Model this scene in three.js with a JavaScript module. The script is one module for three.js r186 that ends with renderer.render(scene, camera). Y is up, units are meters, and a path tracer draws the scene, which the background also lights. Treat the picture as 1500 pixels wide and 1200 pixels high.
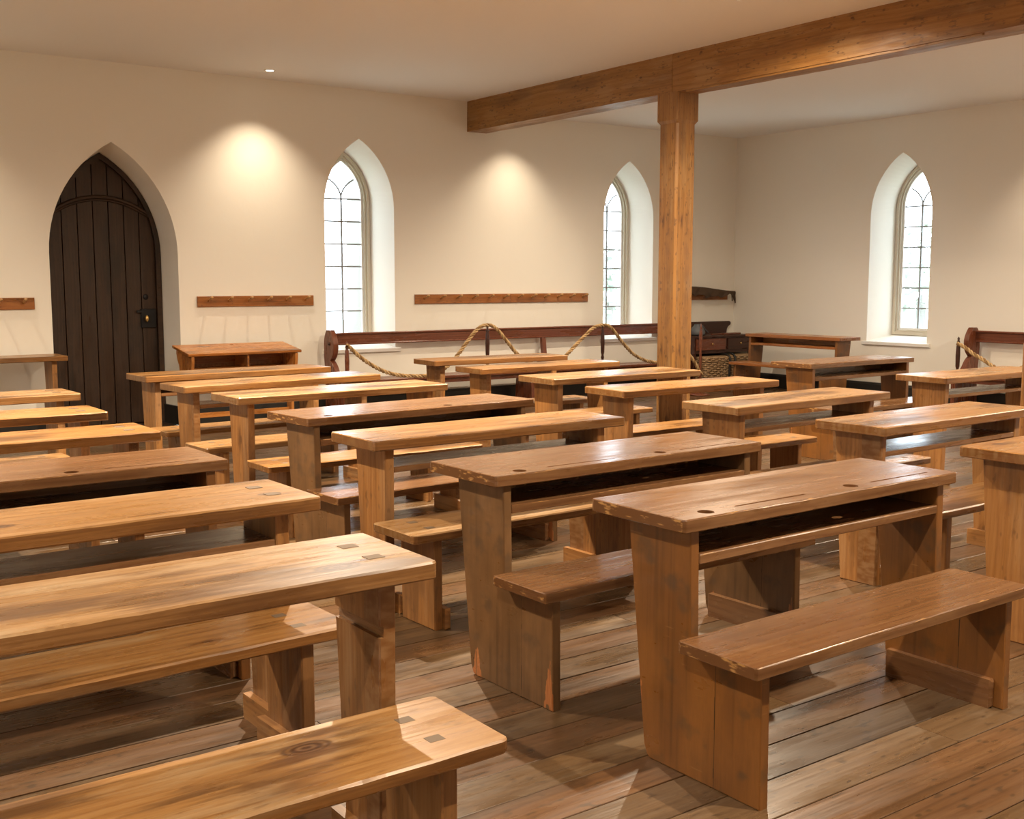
import * as THREE from 'three';
import { mergeGeometries } from 'three/addons/utils/BufferGeometryUtils.js';
import { Brush, Evaluator, SUBTRACTION } from 'three-bvh-csg';

// ---------------------------------------------------------------- camera, sky, exposure
const scene = new THREE.Scene();
const YAW = 0.626187, PITCH = -0.1145306, EYE = new THREE.Vector3(0, 1.45, 0), FOCAL = 1641.87;
const camera = new THREE.PerspectiveCamera(40.148, 1500 / 1200, 0.05, 200);
camera.position.copy(EYE);
const FWD = new THREE.Vector3(Math.sin(YAW) * Math.cos(PITCH), Math.sin(PITCH), -Math.cos(YAW) * Math.cos(PITCH));
camera.lookAt(EYE.clone().add(FWD));
scene.add(camera);

const renderer = new THREE.WebGLRenderer({ antialias: true });
renderer.toneMapping = THREE.LinearToneMapping;
renderer.toneMappingExposure = 1.7;
renderer.shadowMap.enabled = true;
renderer.shadowMap.type = THREE.PCFSoftShadowMap;

scene.background = new THREE.Color().setRGB(0.76, 0.89, 1.0);   // bright overcast sky
scene.backgroundIntensity = 5.4;
const LAMP_COLOR = new THREE.Color().setRGB(1.0, 0.81, 0.585);
const LAMP_POWER = 52;        // candela of a ceiling downlight
const WASHER_POWER = 6;      // candela of a wall washer

// ---------------------------------------------------------------- helpers
let seed = 12345;
const rnd = () => { seed = (seed * 1664525 + 1013904223) >>> 0; return seed / 4294967296; };
const RIGHT = new THREE.Vector3(Math.cos(YAW), 0, Math.sin(YAW)), UP = RIGHT.clone().cross(FWD);
// photograph pixel -> point where its ray meets the plane axis = value
function hit(px, py, axis, value) {
  const d = RIGHT.clone().multiplyScalar((px - 750) / FOCAL).addScaledVector(UP, -(py - 600) / FOCAL).add(FWD);
  return EYE.clone().addScaledVector(d, (value - EYE[axis]) / d[axis]);
}
const used = {};
function numbered(n) { const k = used[n] = (used[n] ?? -1) + 1; return k ? n + '_' + String(k).padStart(3, '0') : n; }
function mesh(name, geo, mat, parent) {
  const m = new THREE.Mesh(geo, mat); m.name = name; m.castShadow = m.receiveShadow = true; parent.add(m); return m;
}
function thing(name, label, category, pos = [0, 0, 0], turn = 0, group) {
  const g = new THREE.Group(); g.name = numbered(name); g.position.set(...pos); g.rotation.y = turn;
  g.userData = { label, category }; if (group) g.userData.group = group; scene.add(g); return g;
}
function structure(name, label, category) {
  const g = new THREE.Group(); g.name = name; g.userData = { kind: 'structure', label, category }; scene.add(g); return g;
}
const merge = (l) => mergeGeometries(l.map((g) => { const n = g.index ? g.toNonIndexed() : g; for (const k of Object.keys(n.attributes)) if (!['position', 'normal', 'uv'].includes(k)) n.deleteAttribute(k); n.clearGroups(); return n; }));

// ---- noise
const PERM = new Uint32Array(65536); { let s = 99; for (let i = 0; i < 65536; i++) { s = (s * 1664525 + 1013904223) >>> 0; PERM[i] = s; } }
const lat = (x, y) => PERM[(x * 73 + PERM[(y * 151 + x * 7) & 65535] % 65536) & 65535] / 4294967296;
function noise(x, y) {
  const xi = Math.floor(x), yi = Math.floor(y); let fx = x - xi, fy = y - yi; fx = fx * fx * (3 - 2 * fx); fy = fy * fy * (3 - 2 * fy);
  const a = lat(xi, yi), b = lat(xi + 1, yi), c = lat(xi, yi + 1), d = lat(xi + 1, yi + 1);
  return a + (b - a) * fx + (c - a) * fy + (a - b - c + d) * fx * fy;
}
const fbm = (x, y, o = 4) => { let s = 0, a = 0.5, t = 0; for (let i = 0; i < o; i++) { s += a * noise(x, y); t += a; x = x * 2.03 + 17.1; y = y * 2.03 + 5.7; a *= 0.5; } return s / t; };
const sm = (a, b, x) => { x = Math.min(1, Math.max(0, (x - a) / (b - a))); return x * x * (3 - 2 * x); };
const mixc = (a, b, t) => [a[0] + (b[0] - a[0]) * t, a[1] + (b[1] - a[1]) * t, a[2] + (b[2] - a[2]) * t];
const hex = (h) => [(h >> 16) & 255, (h >> 8) & 255, h & 255];
function texture(w, h, fn, srgb = true) {
  const d = new Uint8Array(w * h * 4);
  for (let j = 0; j < h; j++) for (let i = 0; i < w; i++) {
    const c = fn(i / w, j / h), k = (j * w + i) * 4;
    if (typeof c === 'number') d[k] = d[k + 1] = d[k + 2] = Math.max(0, Math.min(255, c * 255));
    else { d[k] = Math.max(0, Math.min(255, c[0])); d[k + 1] = Math.max(0, Math.min(255, c[1])); d[k + 2] = Math.max(0, Math.min(255, c[2])); }
    d[k + 3] = 255;
  }
  const t = new THREE.DataTexture(d, w, h); t.wrapS = t.wrapT = THREE.MirroredRepeatWrapping; t.magFilter = THREE.LinearFilter; t.minFilter = THREE.LinearMipmapLinearFilter; t.generateMipmaps = true;
  if (srgb) t.colorSpace = THREE.SRGBColorSpace; t.needsUpdate = true; return t;
}
// wood: x along the grain, y across, both in metres; the lowest `band` metres of y hold end grain / worn edge
const MX = 1.8, MY = 0.9, BAND = 0.08, EDGE = 0.16;   // BAND: end grain, up to EDGE: sawn long edges, darker from handling and painted-in shade
function grain(x, y, s, knots, rings = 30) {
  let yy = y + (fbm(x * 1.3 + s, y * 4 + s, 3) - 0.5) * 0.05, kd = 0;
  for (const [kx, ky, r] of knots) {
    const dx = (x - kx) / 1.9, dy = y - ky, d = Math.hypot(dx, dy) / r;
    if (d < 5) { yy += (dy > 0 ? 1 : -1) * r * 0.55 * Math.exp(-d * 0.9) ; kd = Math.max(kd, (1 - sm(0.75, 1.1, d)) * (0.75 + 0.25 * Math.sin(d * 16)), 0.6 * (1 - sm(1, 4.2, d)) * sm(0.35, 0.75, fbm(x * 9 + kx * 7, y * 55, 3))); }
  }
  const ph = yy * rings + fbm(x * 0.7 + s * 3, yy * 5, 3) * 2.4, line = Math.pow(0.5 + 0.5 * Math.sin(ph * 6.283), 5);
  const streak = fbm(x * 1.6 + s, yy * 95, 3), fine = noise(x * 30 + s, yy * 700);
  return { v: 0.6 + 0.42 * (streak - 0.5) - 0.13 * line + 0.14 * (fine - 0.5), k: kd };
}
const streakOf = (x, y, s) => fbm(x * 3 + s, y * 120, 3);
function woodTexture(o) {
  const [light, mid, dark] = [o.light, o.mid, o.dark].map(hex), stainC = hex(o.stainColor ?? 0x5d4028), pale = hex(o.pale ?? 0xd8c6ae);
  return texture(o.w ?? 1024, o.h ?? 512, (u, v) => {
    const x = u * MX, y = v * MY, s = o.seed;
    if (o.band !== false && y < BAND) {
      if (o.worn) { const f = fbm(x * 30 + s, y * 120, 4); return mixc(hex(o.worn), mixc(mid, dark, 0.3), sm(0.25, 0.43, f + 0.12 * (noise(x * 4, s) - 0.5))); }
      const f = fbm(x * 60 + s, y * 25, 4); return mixc(mixc(dark, mid, 0.35), mixc(mid, [128, 108, 88], 0.45), sm(0.25, 0.75, f));
    }
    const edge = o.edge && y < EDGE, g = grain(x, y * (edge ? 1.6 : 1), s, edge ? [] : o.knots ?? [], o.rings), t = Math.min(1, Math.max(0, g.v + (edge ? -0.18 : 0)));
    let c = t < 0.5 ? mixc(dark, mid, t * 2) : mixc(mid, light, t * 2 - 1);
    const st = fbm(x * 2.2 + s * 2, y * 9 + s, 6) + 0.18 * (streakOf(x, y, s) - 0.5); c = mixc(c, stainC, (o.stain ?? 0.5) * sm(0.5, 0.78, st));
    const pl = fbm(x * 2.6 + s * 5, y * 11 + 3 * s, 6) + 0.2 * (streakOf(x, y, s + 3) - 0.5); c = mixc(c, pale, (o.bleach ?? 0.35) * sm(0.54, 0.78, pl));
    const sp = fbm(x * 22 + s, y * 60, 3); c = mixc(c, stainC, (o.specks ?? 0.22) * sm(0.66, 0.85, sp));
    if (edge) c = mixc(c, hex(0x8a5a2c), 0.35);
    return mixc(c, hex(o.knotColor ?? 0x4a2c16), Math.min(1, g.k) * 0.85);
  });
}
const bumpWood = texture(512, 512, (u, v) => 0.5 + 0.6 * (fbm(u * 6, v * 90, 4) - 0.5) + 0.35 * (fbm(u * 8, v * 5, 3) - 0.5), false);
const roughWood = texture(512, 512, (u, v) => [0, 255 * (0.62 + 0.5 * (fbm(u * 9, v * 26, 5) - 0.5) + 0.3 * (fbm(u * 3 + 9, v * 4, 3) - 0.5)), 0], false);
const wood = (map, o = {}) => new THREE.MeshStandardMaterial({ map, roughness: 0.55, roughnessMap: roughWood, bumpMap: bumpWood, bumpScale: 0.0012, ...o });

const pineMaps = [
  { light: 0xdfc09a, mid: 0xbb9466, dark: 0x7d5936, seed: 3, knots: [[0.42, 0.3, 0.026], [1.25, 0.5, 0.034], [0.9, 0.75, 0.016], [1.6, 0.22, 0.012]], stain: 0.7, bleach: 0.6 },
  { light: 0xd9b27c, mid: 0xb58650, dark: 0x734b28, seed: 11, knots: [[0.25, 0.62, 0.022], [1.5, 0.28, 0.02], [1.0, 0.42, 0.012]], stain: 0.7, bleach: 0.4 },
  { light: 0xdfbb87, mid: 0xb98c58, dark: 0x78502c, seed: 23, knots: [[0.65, 0.4, 0.034], [1.4, 0.7, 0.022], [1.05, 0.24, 0.011]], stain: 0.7, bleach: 0.5 },
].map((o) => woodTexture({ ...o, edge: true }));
const brownMap = woodTexture({ light: 0x9a744d, mid: 0x80593a, dark: 0x644429, seed: 31, knots: [], stain: 0.25, stainColor: 0x4d3018, bleach: 0.28, pale: 0xae8862, specks: 0.2, worn: 0xcf9f62 });
const legMap = woodTexture({ light: 0xc08f58, mid: 0x9c6a38, dark: 0x694221, seed: 43, knots: [[0.5, 0.33, 0.018], [1.3, 0.6, 0.015]], stain: 0.5, bleach: 0.15, specks: 0.4, rings: 20 });
const beamMap = woodTexture({ light: 0xba8c52, mid: 0x9d6e38, dark: 0x714c26, seed: 57, knots: [[0.3, 0.5, 0.01], [1.2, 0.25, 0.012], [0.8, 0.7, 0.009]], stain: 0.35, bleach: 0.18, specks: 0.6, band: false, rings: 16 });
const floorMaps = [
  { light: 0x8c7152, mid: 0x73593d, dark: 0x4f3a27, seed: 61, knots: [[0.6, 0.3, 0.008], [1.4, 0.6, 0.01]], stain: 0.55, stainColor: 0x4b3a2a, bleach: 0.5, pale: 0x8d7c69, specks: 0.7, band: false },
  { light: 0x957350, mid: 0x785639, dark: 0x533a25, seed: 77, knots: [[0.3, 0.7, 0.009]], stain: 0.5, stainColor: 0x54402c, bleach: 0.45, pale: 0x907a62, specks: 0.7, band: false },
].map(woodTexture);
const doorMap = woodTexture({ light: 0x4b3320, mid: 0x352316, dark: 0x20150d, seed: 83, knots: [], stain: 0.5, stainColor: 0x140d07, bleach: 0.2, pale: 0x4a2d18, specks: 0.3, band: false });
const mahoganyMap = woodTexture({ light: 0x8a5238, mid: 0x6a3b27, dark: 0x482415, seed: 91, knots: [], stain: 0.3, stainColor: 0x241009, bleach: 0, specks: 0.2, band: false });
const plasterBump = texture(512, 512, (u, v) => fbm(u * 22, v * 22, 5) * 0.6 + 0.4 * fbm(u * 5, v * 5, 3), false);
// brown side panels: u = z front to back over 0.7 m, v = height over 0.8 m; chipped lower corners show bare wood
function panelTexture(s, chips, A, B, C) {
  const bare = hex(0xc98450), grime = hex(0x4c4036);
  return texture(448, 512, (u, v) => {
    const z = u * 0.7, y = v * 0.8, st = fbm(y * 2 + s, z * 70, 3), f = fbm(y * 40 + s, z * 400, 2);
    let c = mixc(mixc(C, B, sm(0.2, 0.55, st)), A, sm(0.35, 0.75, fbm(y * 3 + s, z * 9 + s, 4)));
    c = mixc(c, C, 0.3 * (f - 0.3));
    const g = fbm(z * 14 + s, y * 14, 5); c = mixc(c, grime, 0.45 * sm(0.58, 0.85, g));
    if (Math.abs(z - 0.17 - 0.001 * noise(y * 20, s)) < 0.0011) c = hex(0x33200f);
    const sc = fbm(z * 8 + 9 * s, y * 90, 3); c = mixc(c, hex(0xb08a60), 0.45 * sm(0.82, 0.87, sc));
    for (const [cz, hw, y1] of chips) { const w = hw * (1 - y / y1) * 1.0 + 0.006 * (noise(y * 90, s) - 0.5) + hw * 0.25; if (y < y1 * (0.85 + 0.3 * noise(z * 160, s)) && Math.abs(z - cz) < w && noise(z * 120 + s, y * 12) > 0.25) c = mixc(bare, hex(0xa8683a), noise(z * 300, y * 30)); }
    return c;
  });
}
const panelMaps = [panelTexture(4, [[0.475, 0.007, 0.24]], hex(0x95622f), hex(0x82552b), hex(0x6c4724)), panelTexture(15, [[0.018, 0.022, 0.16], [0.44, 0.022, 0.11]], hex(0x8b6743), hex(0x765738), hex(0x62482e))];

const M = {
  wall: new THREE.MeshStandardMaterial({ color: new THREE.Color().setRGB(0.88, 0.85, 0.775), roughness: 0.92, bumpMap: plasterBump, bumpScale: 0.002 }),
  ceiling: new THREE.MeshStandardMaterial({ color: new THREE.Color().setRGB(0.88, 0.88, 0.87), roughness: 0.85, bumpMap: plasterBump, bumpScale: 0.002 }),
  frame: new THREE.MeshStandardMaterial({ color: new THREE.Color().setRGB(0.62, 0.56, 0.45), roughness: 0.5 }),
  white: new THREE.MeshStandardMaterial({ color: new THREE.Color().setRGB(0.82, 0.81, 0.78), roughness: 0.5 }),
  bar: new THREE.MeshStandardMaterial({ color: new THREE.Color().setRGB(0.3, 0.31, 0.32), roughness: 0.6 }),
  glass: new THREE.MeshPhysicalMaterial({ color: 0xffffff, transmission: 1, roughness: 0, thickness: 0, ior: 1.45 }),
  baseboard: new THREE.MeshStandardMaterial({ color: new THREE.Color().setRGB(0.018, 0.016, 0.014), roughness: 0.45 }),
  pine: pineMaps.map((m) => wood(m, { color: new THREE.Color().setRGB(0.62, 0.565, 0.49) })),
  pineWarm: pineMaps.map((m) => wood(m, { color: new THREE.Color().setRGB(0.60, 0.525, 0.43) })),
  brown: wood(brownMap, { roughness: 0.42, bumpScale: 0.0007, color: new THREE.Color().setRGB(0.78, 0.78, 0.78) }),
  panel: panelMaps.map((m) => wood(m, { roughness: 0.62, bumpScale: 0.0004, color: new THREE.Color().setRGB(0.8, 0.8, 0.8) })),
  leg: wood(legMap, { roughness: 0.75, color: new THREE.Color().setRGB(0.85, 0.86, 0.88) }),
  legPale: wood(legMap, { roughness: 0.75, color: new THREE.Color().setRGB(1, 1, 1) }),
  beam: wood(beamMap, { roughness: 0.72, color: new THREE.Color().setRGB(0.88, 0.88, 0.88), bumpScale: 0.003 }),
  floor: [
    wood(floorMaps[0], { roughness: 0.54, color: new THREE.Color().setRGB(0.64, 0.63, 0.61) }), wood(floorMaps[1], { roughness: 0.54, color: new THREE.Color().setRGB(0.6, 0.6, 0.6) }),
    wood(floorMaps[0], { roughness: 0.52, color: new THREE.Color().setRGB(0.58, 0.57, 0.57) }), wood(floorMaps[1], { roughness: 0.52, color: new THREE.Color().setRGB(0.64, 0.62, 0.6) }),
  ],
  gap: new THREE.MeshStandardMaterial({ color: new THREE.Color().setRGB(0.03, 0.022, 0.016), roughness: 1 }),
  door: wood(doorMap, { roughness: 0.7 }),
  mahogany: wood(mahoganyMap, { roughness: 0.5 }),
  darkwood: wood(mahoganyMap, { roughness: 0.6, color: new THREE.Color().setRGB(0.28, 0.25, 0.25) }),
  rail: wood(legMap, { roughness: 0.55, color: new THREE.Color().setRGB(0.9, 0.72, 0.55) }),
  peg: wood(pineMaps[1], { roughness: 0.45 }),
  tenon: new THREE.MeshStandardMaterial({ color: new THREE.Color().setRGB(0.15, 0.105, 0.07), roughness: 0.7 }),
  slant: wood(pineMaps[1], { roughness: 0.5, color: new THREE.Color().setRGB(1, 0.72, 0.45) }),
  iron: new THREE.MeshStandardMaterial({ color: new THREE.Color().setRGB(0.02, 0.02, 0.022), roughness: 0.45, metalness: 0.6 }),
  brass: new THREE.MeshStandardMaterial({ color: new THREE.Color().setRGB(0.8, 0.55, 0.22), roughness: 0.25, metalness: 1 }),
  tin: new THREE.MeshStandardMaterial({ color: new THREE.Color().setRGB(0.11, 0.12, 0.13), roughness: 0.55, metalness: 0.4 }),
  ropeDark: new THREE.MeshStandardMaterial({ color: new THREE.Color().setRGB(0.27, 0.155, 0.06), roughness: 0.9 }),
  rope: new THREE.MeshStandardMaterial({ color: new THREE.Color().setRGB(0.50, 0.335, 0.165), roughness: 0.9 }),
  wicker: new THREE.MeshStandardMaterial({ color: new THREE.Color().setRGB(0.40, 0.26, 0.14), roughness: 0.8 }),
  leather: new THREE.MeshStandardMaterial({ color: new THREE.Color().setRGB(0.012, 0.011, 0.01), roughness: 0.5 }),
  hide: new THREE.MeshStandardMaterial({ color: new THREE.Color().setRGB(0.075, 0.045, 0.026), roughness: 0.85 }),
  lens: new THREE.MeshStandardMaterial({ color: 0xffffff, emissive: new THREE.Color().setRGB(1, 0.86, 0.66), emissiveIntensity: 6, roughness: 0.4 }),
  grass: new THREE.MeshStandardMaterial({ color: new THREE.Color().setRGB(0.42, 0.43, 0.36), roughness: 1 }),
  bark: new THREE.MeshStandardMaterial({ color: new THREE.Color().setRGB(0.26, 0.25, 0.23), roughness: 1 }),
  leaf: new THREE.MeshStandardMaterial({ color: new THREE.Color().setRGB(0.42, 0.46, 0.4), roughness: 1 }),
};

// ---- geometry
// map uv by the face's direction: grain runs along `axis`; sizes in metres
function boxUV(g, axis = 'x', ou = 0, ov = 0, mx = MX, my = MY, low = 0) {
  g = g.index ? g.toNonIndexed() : g;
  const p = g.attributes.position, n = g.attributes.normal, uv = new Float32Array(p.count * 2), a = 'xyz'.indexOf(axis), P = [0, 0, 0];
  for (let i = 0; i < p.count; i += 3) {
    const nn = [0, 1, 2].map((k) => Math.abs([n.getX(i), n.getY(i), n.getZ(i)][k])), f = nn.indexOf(Math.max(...nn));
    const oth = [0, 1, 2].filter((k) => k !== a && k !== f);
    for (let j = i; j < i + 3; j++) {
      P[0] = p.getX(j); P[1] = p.getY(j); P[2] = p.getZ(j);
      let u, v;
      if (f === a) { u = P[oth[0]]; v = P[oth[1]]; } else { u = P[a]; v = P[oth[0]]; }
      uv[j * 2] = (u + ou) / mx; uv[j * 2 + 1] = (v + ov + low) / my;
    }
  }
  g.setAttribute('uv', new THREE.BufferAttribute(uv, 2)); return g;
}
// sawn board centred on the origin: length along x, width along z, thickness along y; chamfered, slightly uneven edges
function plank(L, W, T, o = {}) {
  const c0 = o.c ?? 0.006, wob = o.wob ?? 0.0012, R = o.round ?? 0.012, s = rnd() * 100, ou = o.ou ?? rnd() * 3, ov = EDGE + 0.015 + W / 2 + (o.ov ?? rnd() * Math.max(0, MY - W - EDGE - 0.03));
  const st = [-L / 2, -L / 2 + c0 * 0.8]; const rs = [0.15, 0.4, 0.7, 1].map((k) => k * R).filter((d) => d > c0 * 0.9);
  for (const d of rs) st.push(-L / 2 + d); const n = o.n ?? 18, a = st[st.length - 1] + 0.02;
  for (let i = 0; i <= n; i++) st.push(a + (-2 * a) * i / n);
  for (const d of [...rs].reverse()) st.push(L / 2 - d); st.push(L / 2 - c0 * 0.8, L / 2);
  const rings = st.map((x, i) => {
    const end = i === 0 || i === st.length - 1, e = Math.max(0, R - (L / 2 - Math.abs(x))), inset = R - Math.sqrt(Math.max(0, R * R - e * e)) + (end ? c0 * 0.7 : 0);
    const w = W / 2 - inset, t = T / 2 - (end ? c0 * 0.7 : 0), dy = (noise(x * 3 + s, s) - 0.5) * 2 * wob, c = (k) => c0 * (0.7 + 0.6 * noise(x * 16 + s * k, k));
    const q = [c(1), c(2), c(3), c(4)], dz = (noise(x * 5 + s, s + 9) - 0.5) * 2 * wob, dz2 = (noise(x * 5 + s, s + 19) - 0.5) * 2 * wob;
    return [[-w + q[0] + dz, t], [w - q[1] + dz2, t], [w + dz2, t - q[1]], [w + dz2, -t + q[2]], [w - q[2] + dz2, -t], [-w + q[3] + dz, -t], [-w + dz, -t + q[3]], [-w + dz, t - q[0]]].map(([z, y]) => [x, y + dy, z]);
  });
  const pos = [], uvs = [];
  const put = (p, u, v) => { pos.push(...p); uvs.push(u / MX, v / MY); };
  for (let f = 0; f < 8; f++) {
    const g = (f + 1) % 8, ch = f % 2 === 1;
    const uvOf = (p, k) => {
      const b = BAND * 0.5 + (k === f ? -0.012 : 0.012);
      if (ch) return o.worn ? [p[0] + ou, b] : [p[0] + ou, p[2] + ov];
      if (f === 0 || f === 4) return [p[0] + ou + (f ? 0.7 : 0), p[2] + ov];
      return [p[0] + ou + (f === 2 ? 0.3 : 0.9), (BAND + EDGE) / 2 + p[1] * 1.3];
    };
    for (let i = 0; i < rings.length - 1; i++) {
      const A = rings[i][f], B = rings[i][g], C = rings[i + 1][g], D = rings[i + 1][f];
      for (const [p, k] of [[A, f], [B, g], [C, g], [A, f], [C, g], [D, f]]) put(p, ...uvOf(p, k));
    }
  }
  for (const e of [0, rings.length - 1]) {
    const r = rings[e]; const cc = (p) => [p[2] + ou, BAND * 0.5 + p[1] * 0.9];
    for (let k = 1; k < 7; k++) { const t = e ? [r[0], r[k], r[k + 1]] : [r[0], r[k + 1], r[k]]; for (const p of t) put(p, ...cc(p)); }
  }
  const g = new THREE.BufferGeometry(); g.setAttribute('position', new THREE.Float32BufferAttribute(pos, 3)); g.setAttribute('uv', new THREE.Float32BufferAttribute(uvs, 2));
  g.computeVertexNormals();
  return g;
}
// upright board: outline in (z, y), thickness along x, centred on x
function upright(pts, T, o = {}) {
  const s = new THREE.Shape(pts.map(([z, y]) => new THREE.Vector2(z, y)));
  const b = o.b ?? 0.003, g0 = new THREE.ExtrudeGeometry(s, { depth: T - 2 * b, bevelEnabled: true, bevelThickness: b, bevelSize: b, bevelOffset: -b, bevelSegments: 1, curveSegments: o.curve ?? 8 });
  g0.rotateY(-Math.PI / 2); g0.translate(T / 2 - b, 0, 0);
  return boxUV(g0, o.axis ?? 'y', o.ou ?? rnd() * 3, o.ov ?? rnd(), MX, MY);
}
function block(w, h, d, o = {}) {   // chamfered block centred on the origin, grain along o.axis
  const c = Math.min(o.c ?? 0.003, w / 3, h / 3, d / 3), s = new THREE.Shape([[-w / 2 + c, -h / 2 + c], [w / 2 - c, -h / 2 + c], [w / 2 - c, h / 2 - c], [-w / 2 + c, h / 2 - c]].map((p) => new THREE.Vector2(...p)));
  const g = new THREE.ExtrudeGeometry(s, { depth: d - 2 * c, bevelEnabled: true, bevelThickness: c, bevelSize: c, bevelSegments: 1 }); g.translate(0, 0, -d / 2 + c);
  return boxUV(g, o.axis ?? 'x', o.ou ?? rnd() * 3, o.ov ?? rnd());
}
const move = (g, x, y, z) => g.translate(x, y, z);
const lathe = (pts, n = 16) => new THREE.LatheGeometry(pts.map(([r, y]) => new THREE.Vector2(r, y)), n);

// pointed (equilateral) arch outline, centred on u = 0: from the left foot round to the right foot
function archPoints(half, y0, apex, n = 14) {
  const spring = apex - half * Math.sqrt(3), p = [[-half, y0]];
  for (let i = 0; i <= n; i++) { const a = Math.PI - (Math.PI / 3) * (i / n); p.push([half + 2 * half * Math.cos(a), spring + 2 * half * Math.sin(a)]); }
  for (let i = n - 1; i >= 0; i--) { const a = (Math.PI / 3) * (i / n); p.push([-half + 2 * half * Math.cos(a), spring + 2 * half * Math.sin(a)]); }
  p.push([half, y0]); return p;
}
const shapeOf = (pts) => new THREE.Shape(pts.map((p) => new THREE.Vector2(...p)));
const pathOf = (pts) => new THREE.Path(pts.map((p) => new THREE.Vector2(...p)));
const shift = (pts, du) => pts.map(([u, y]) => [u + du, y]);
// strip between two outlines with the same number of points
function between(A, za, B, zb, closed) {
  const pos = [], n = A.length, m = closed ? n : n - 1;
  for (let i = 0; i < m; i++) { const j = (i + 1) % n; const a = [...A[i], za], b = [...A[j], za], c = [...B[j], zb], d = [...B[i], zb]; pos.push(...a, ...b, ...c, ...a, ...c, ...d); }
  const g = new THREE.BufferGeometry(); g.setAttribute('position', new THREE.Float32BufferAttribute(pos, 3)); g.computeVertexNormals(); return g;
}
const planUV = (g, k = 2) => { g = g.index ? g.toNonIndexed() : g; if (!g.attributes.normal) g.computeVertexNormals(); return boxUV(g, 'x', 0, 0, k, k); };

// ---------------------------------------------------------------- the room
const X0 = -3, X1 = 11.804, Z0 = -11, Z1 = 3, HL = 3.495, HR = 3.405, REVEAL = 0.4, WALL = 0.58;
const W_HALF = 0.426, W_APEX = 2.975, W_SILL = 0.70, G_HALF = 0.324, G_APEX = 2.872, G_SILL = 0.775;
const DOOR = { u: 3.272, half: 0.606, apex: 2.755, ih: 0.572, iapex: 2.695 };
// a wall standing in the plane z = 0 of its own frame, its inner face towards +z; openings = list of {u, half, y0, apex, half2, y02, apex2}
function wallGeometry(u0, u1, h, openings) {
  const list = [], feet = openings.filter((o) => o.y0 <= 0);   // an opening down to the floor is a notch in the outline
  const rect = (k) => [[u0, 0], ...feet.flatMap((o) => shift(k ? archPoints(o.half2, 0, o.apex2) : archPoints(o.half, 0, o.apex), o.u)), [u1, 0], [u1, h], [u0, h]];
  const inner = shapeOf(rect(0)), outer = shapeOf(rect(1));
  for (const o of openings) {
    const a = shift(archPoints(o.half, o.y0, o.apex), o.u), b = shift(archPoints(o.half2, o.y02, o.apex2), o.u);
    if (o.y0 > 0) { inner.holes.push(pathOf(a)); outer.holes.push(pathOf(b)); }
    list.push(between(a, 0, b, -REVEAL, o.y0 > 0));
  }
  const gi = new THREE.ExtrudeGeometry(inner, { depth: REVEAL, bevelEnabled: false }); gi.translate(0, 0, -REVEAL);
  const go = new THREE.ExtrudeGeometry(outer, { depth: WALL - REVEAL, bevelEnabled: false }); go.translate(0, 0, -WALL);
  return merge([gi, go, ...list].map((g) => planUV(g)));
}
const winOpening = (u) => ({ u, half: W_HALF, y0: W_SILL, apex: W_APEX, half2: G_HALF, y02: G_SILL, apex2: G_APEX });
// wall names: back = with the door, right = beyond the post
function wall(name, label, u0, u1, h, openings, place) {
  const g = structure(name, label, 'wall'); place(g); const m = mesh('plaster', wallGeometry(u0, u1, h, openings), M.wall, g); return [g, m];
}
const placeBack = (g) => { g.position.set(0, 0, Z0); };
const placeRight = (g) => { g.position.set(X1, 0, 0); g.rotation.y = -Math.PI / 2; };    // local u = z
const placeLeft = (g) => { g.position.set(X0, 0, 0); g.rotation.y = Math.PI / 2; };      // local u = -z
const placeFront = (g) => { g.position.set(0, 0, Z1); g.rotation.y = Math.PI; };         // local u = -x
const wBack = [5.911, 9.823], wRight = [-8.335, -4.4, -0.5], wLeft = [8.335, 4.4, 0.5];
wall('wall_back', 'cream plaster wall with the arched door and two arched windows', X0 - WALL, X1 + WALL, 3.6,
  [{ u: DOOR.u, half: DOOR.half, y0: 0, apex: DOOR.apex, half2: DOOR.ih, y02: 0, apex2: DOOR.iapex }, ...wBack.map(winOpening)], placeBack);
wall('wall_right', 'cream plaster wall beyond the timber post with an arched window', Z0, Z1, 3.6, wRight.map(winOpening), placeRight);
wall('wall_left', 'cream plaster wall opposite the post with arched windows', -Z1, -Z0, 3.6, wLeft.map(winOpening), placeLeft);
wall('wall_front', 'plain cream plaster wall behind the viewer', -X1 - WALL, -X0 + WALL, 3.6, [], placeFront);
{
  const c = structure('ceiling', 'off white plaster ceiling in two bays split by the beam', 'ceiling');
  const slab = (x0, x1, h) => planUV(new THREE.BoxGeometry(x1 - x0, 0.3, Z1 - Z0 + 2 * WALL).translate((x0 + x1) / 2, h + 0.15, (Z0 + Z1) / 2));
  mesh('ceiling_bay', slab(X0 - WALL, 7.45, HL), M.ceiling, c); mesh('ceiling_bay', slab(7.45, X1 + WALL, HR), M.ceiling, c);
}
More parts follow.
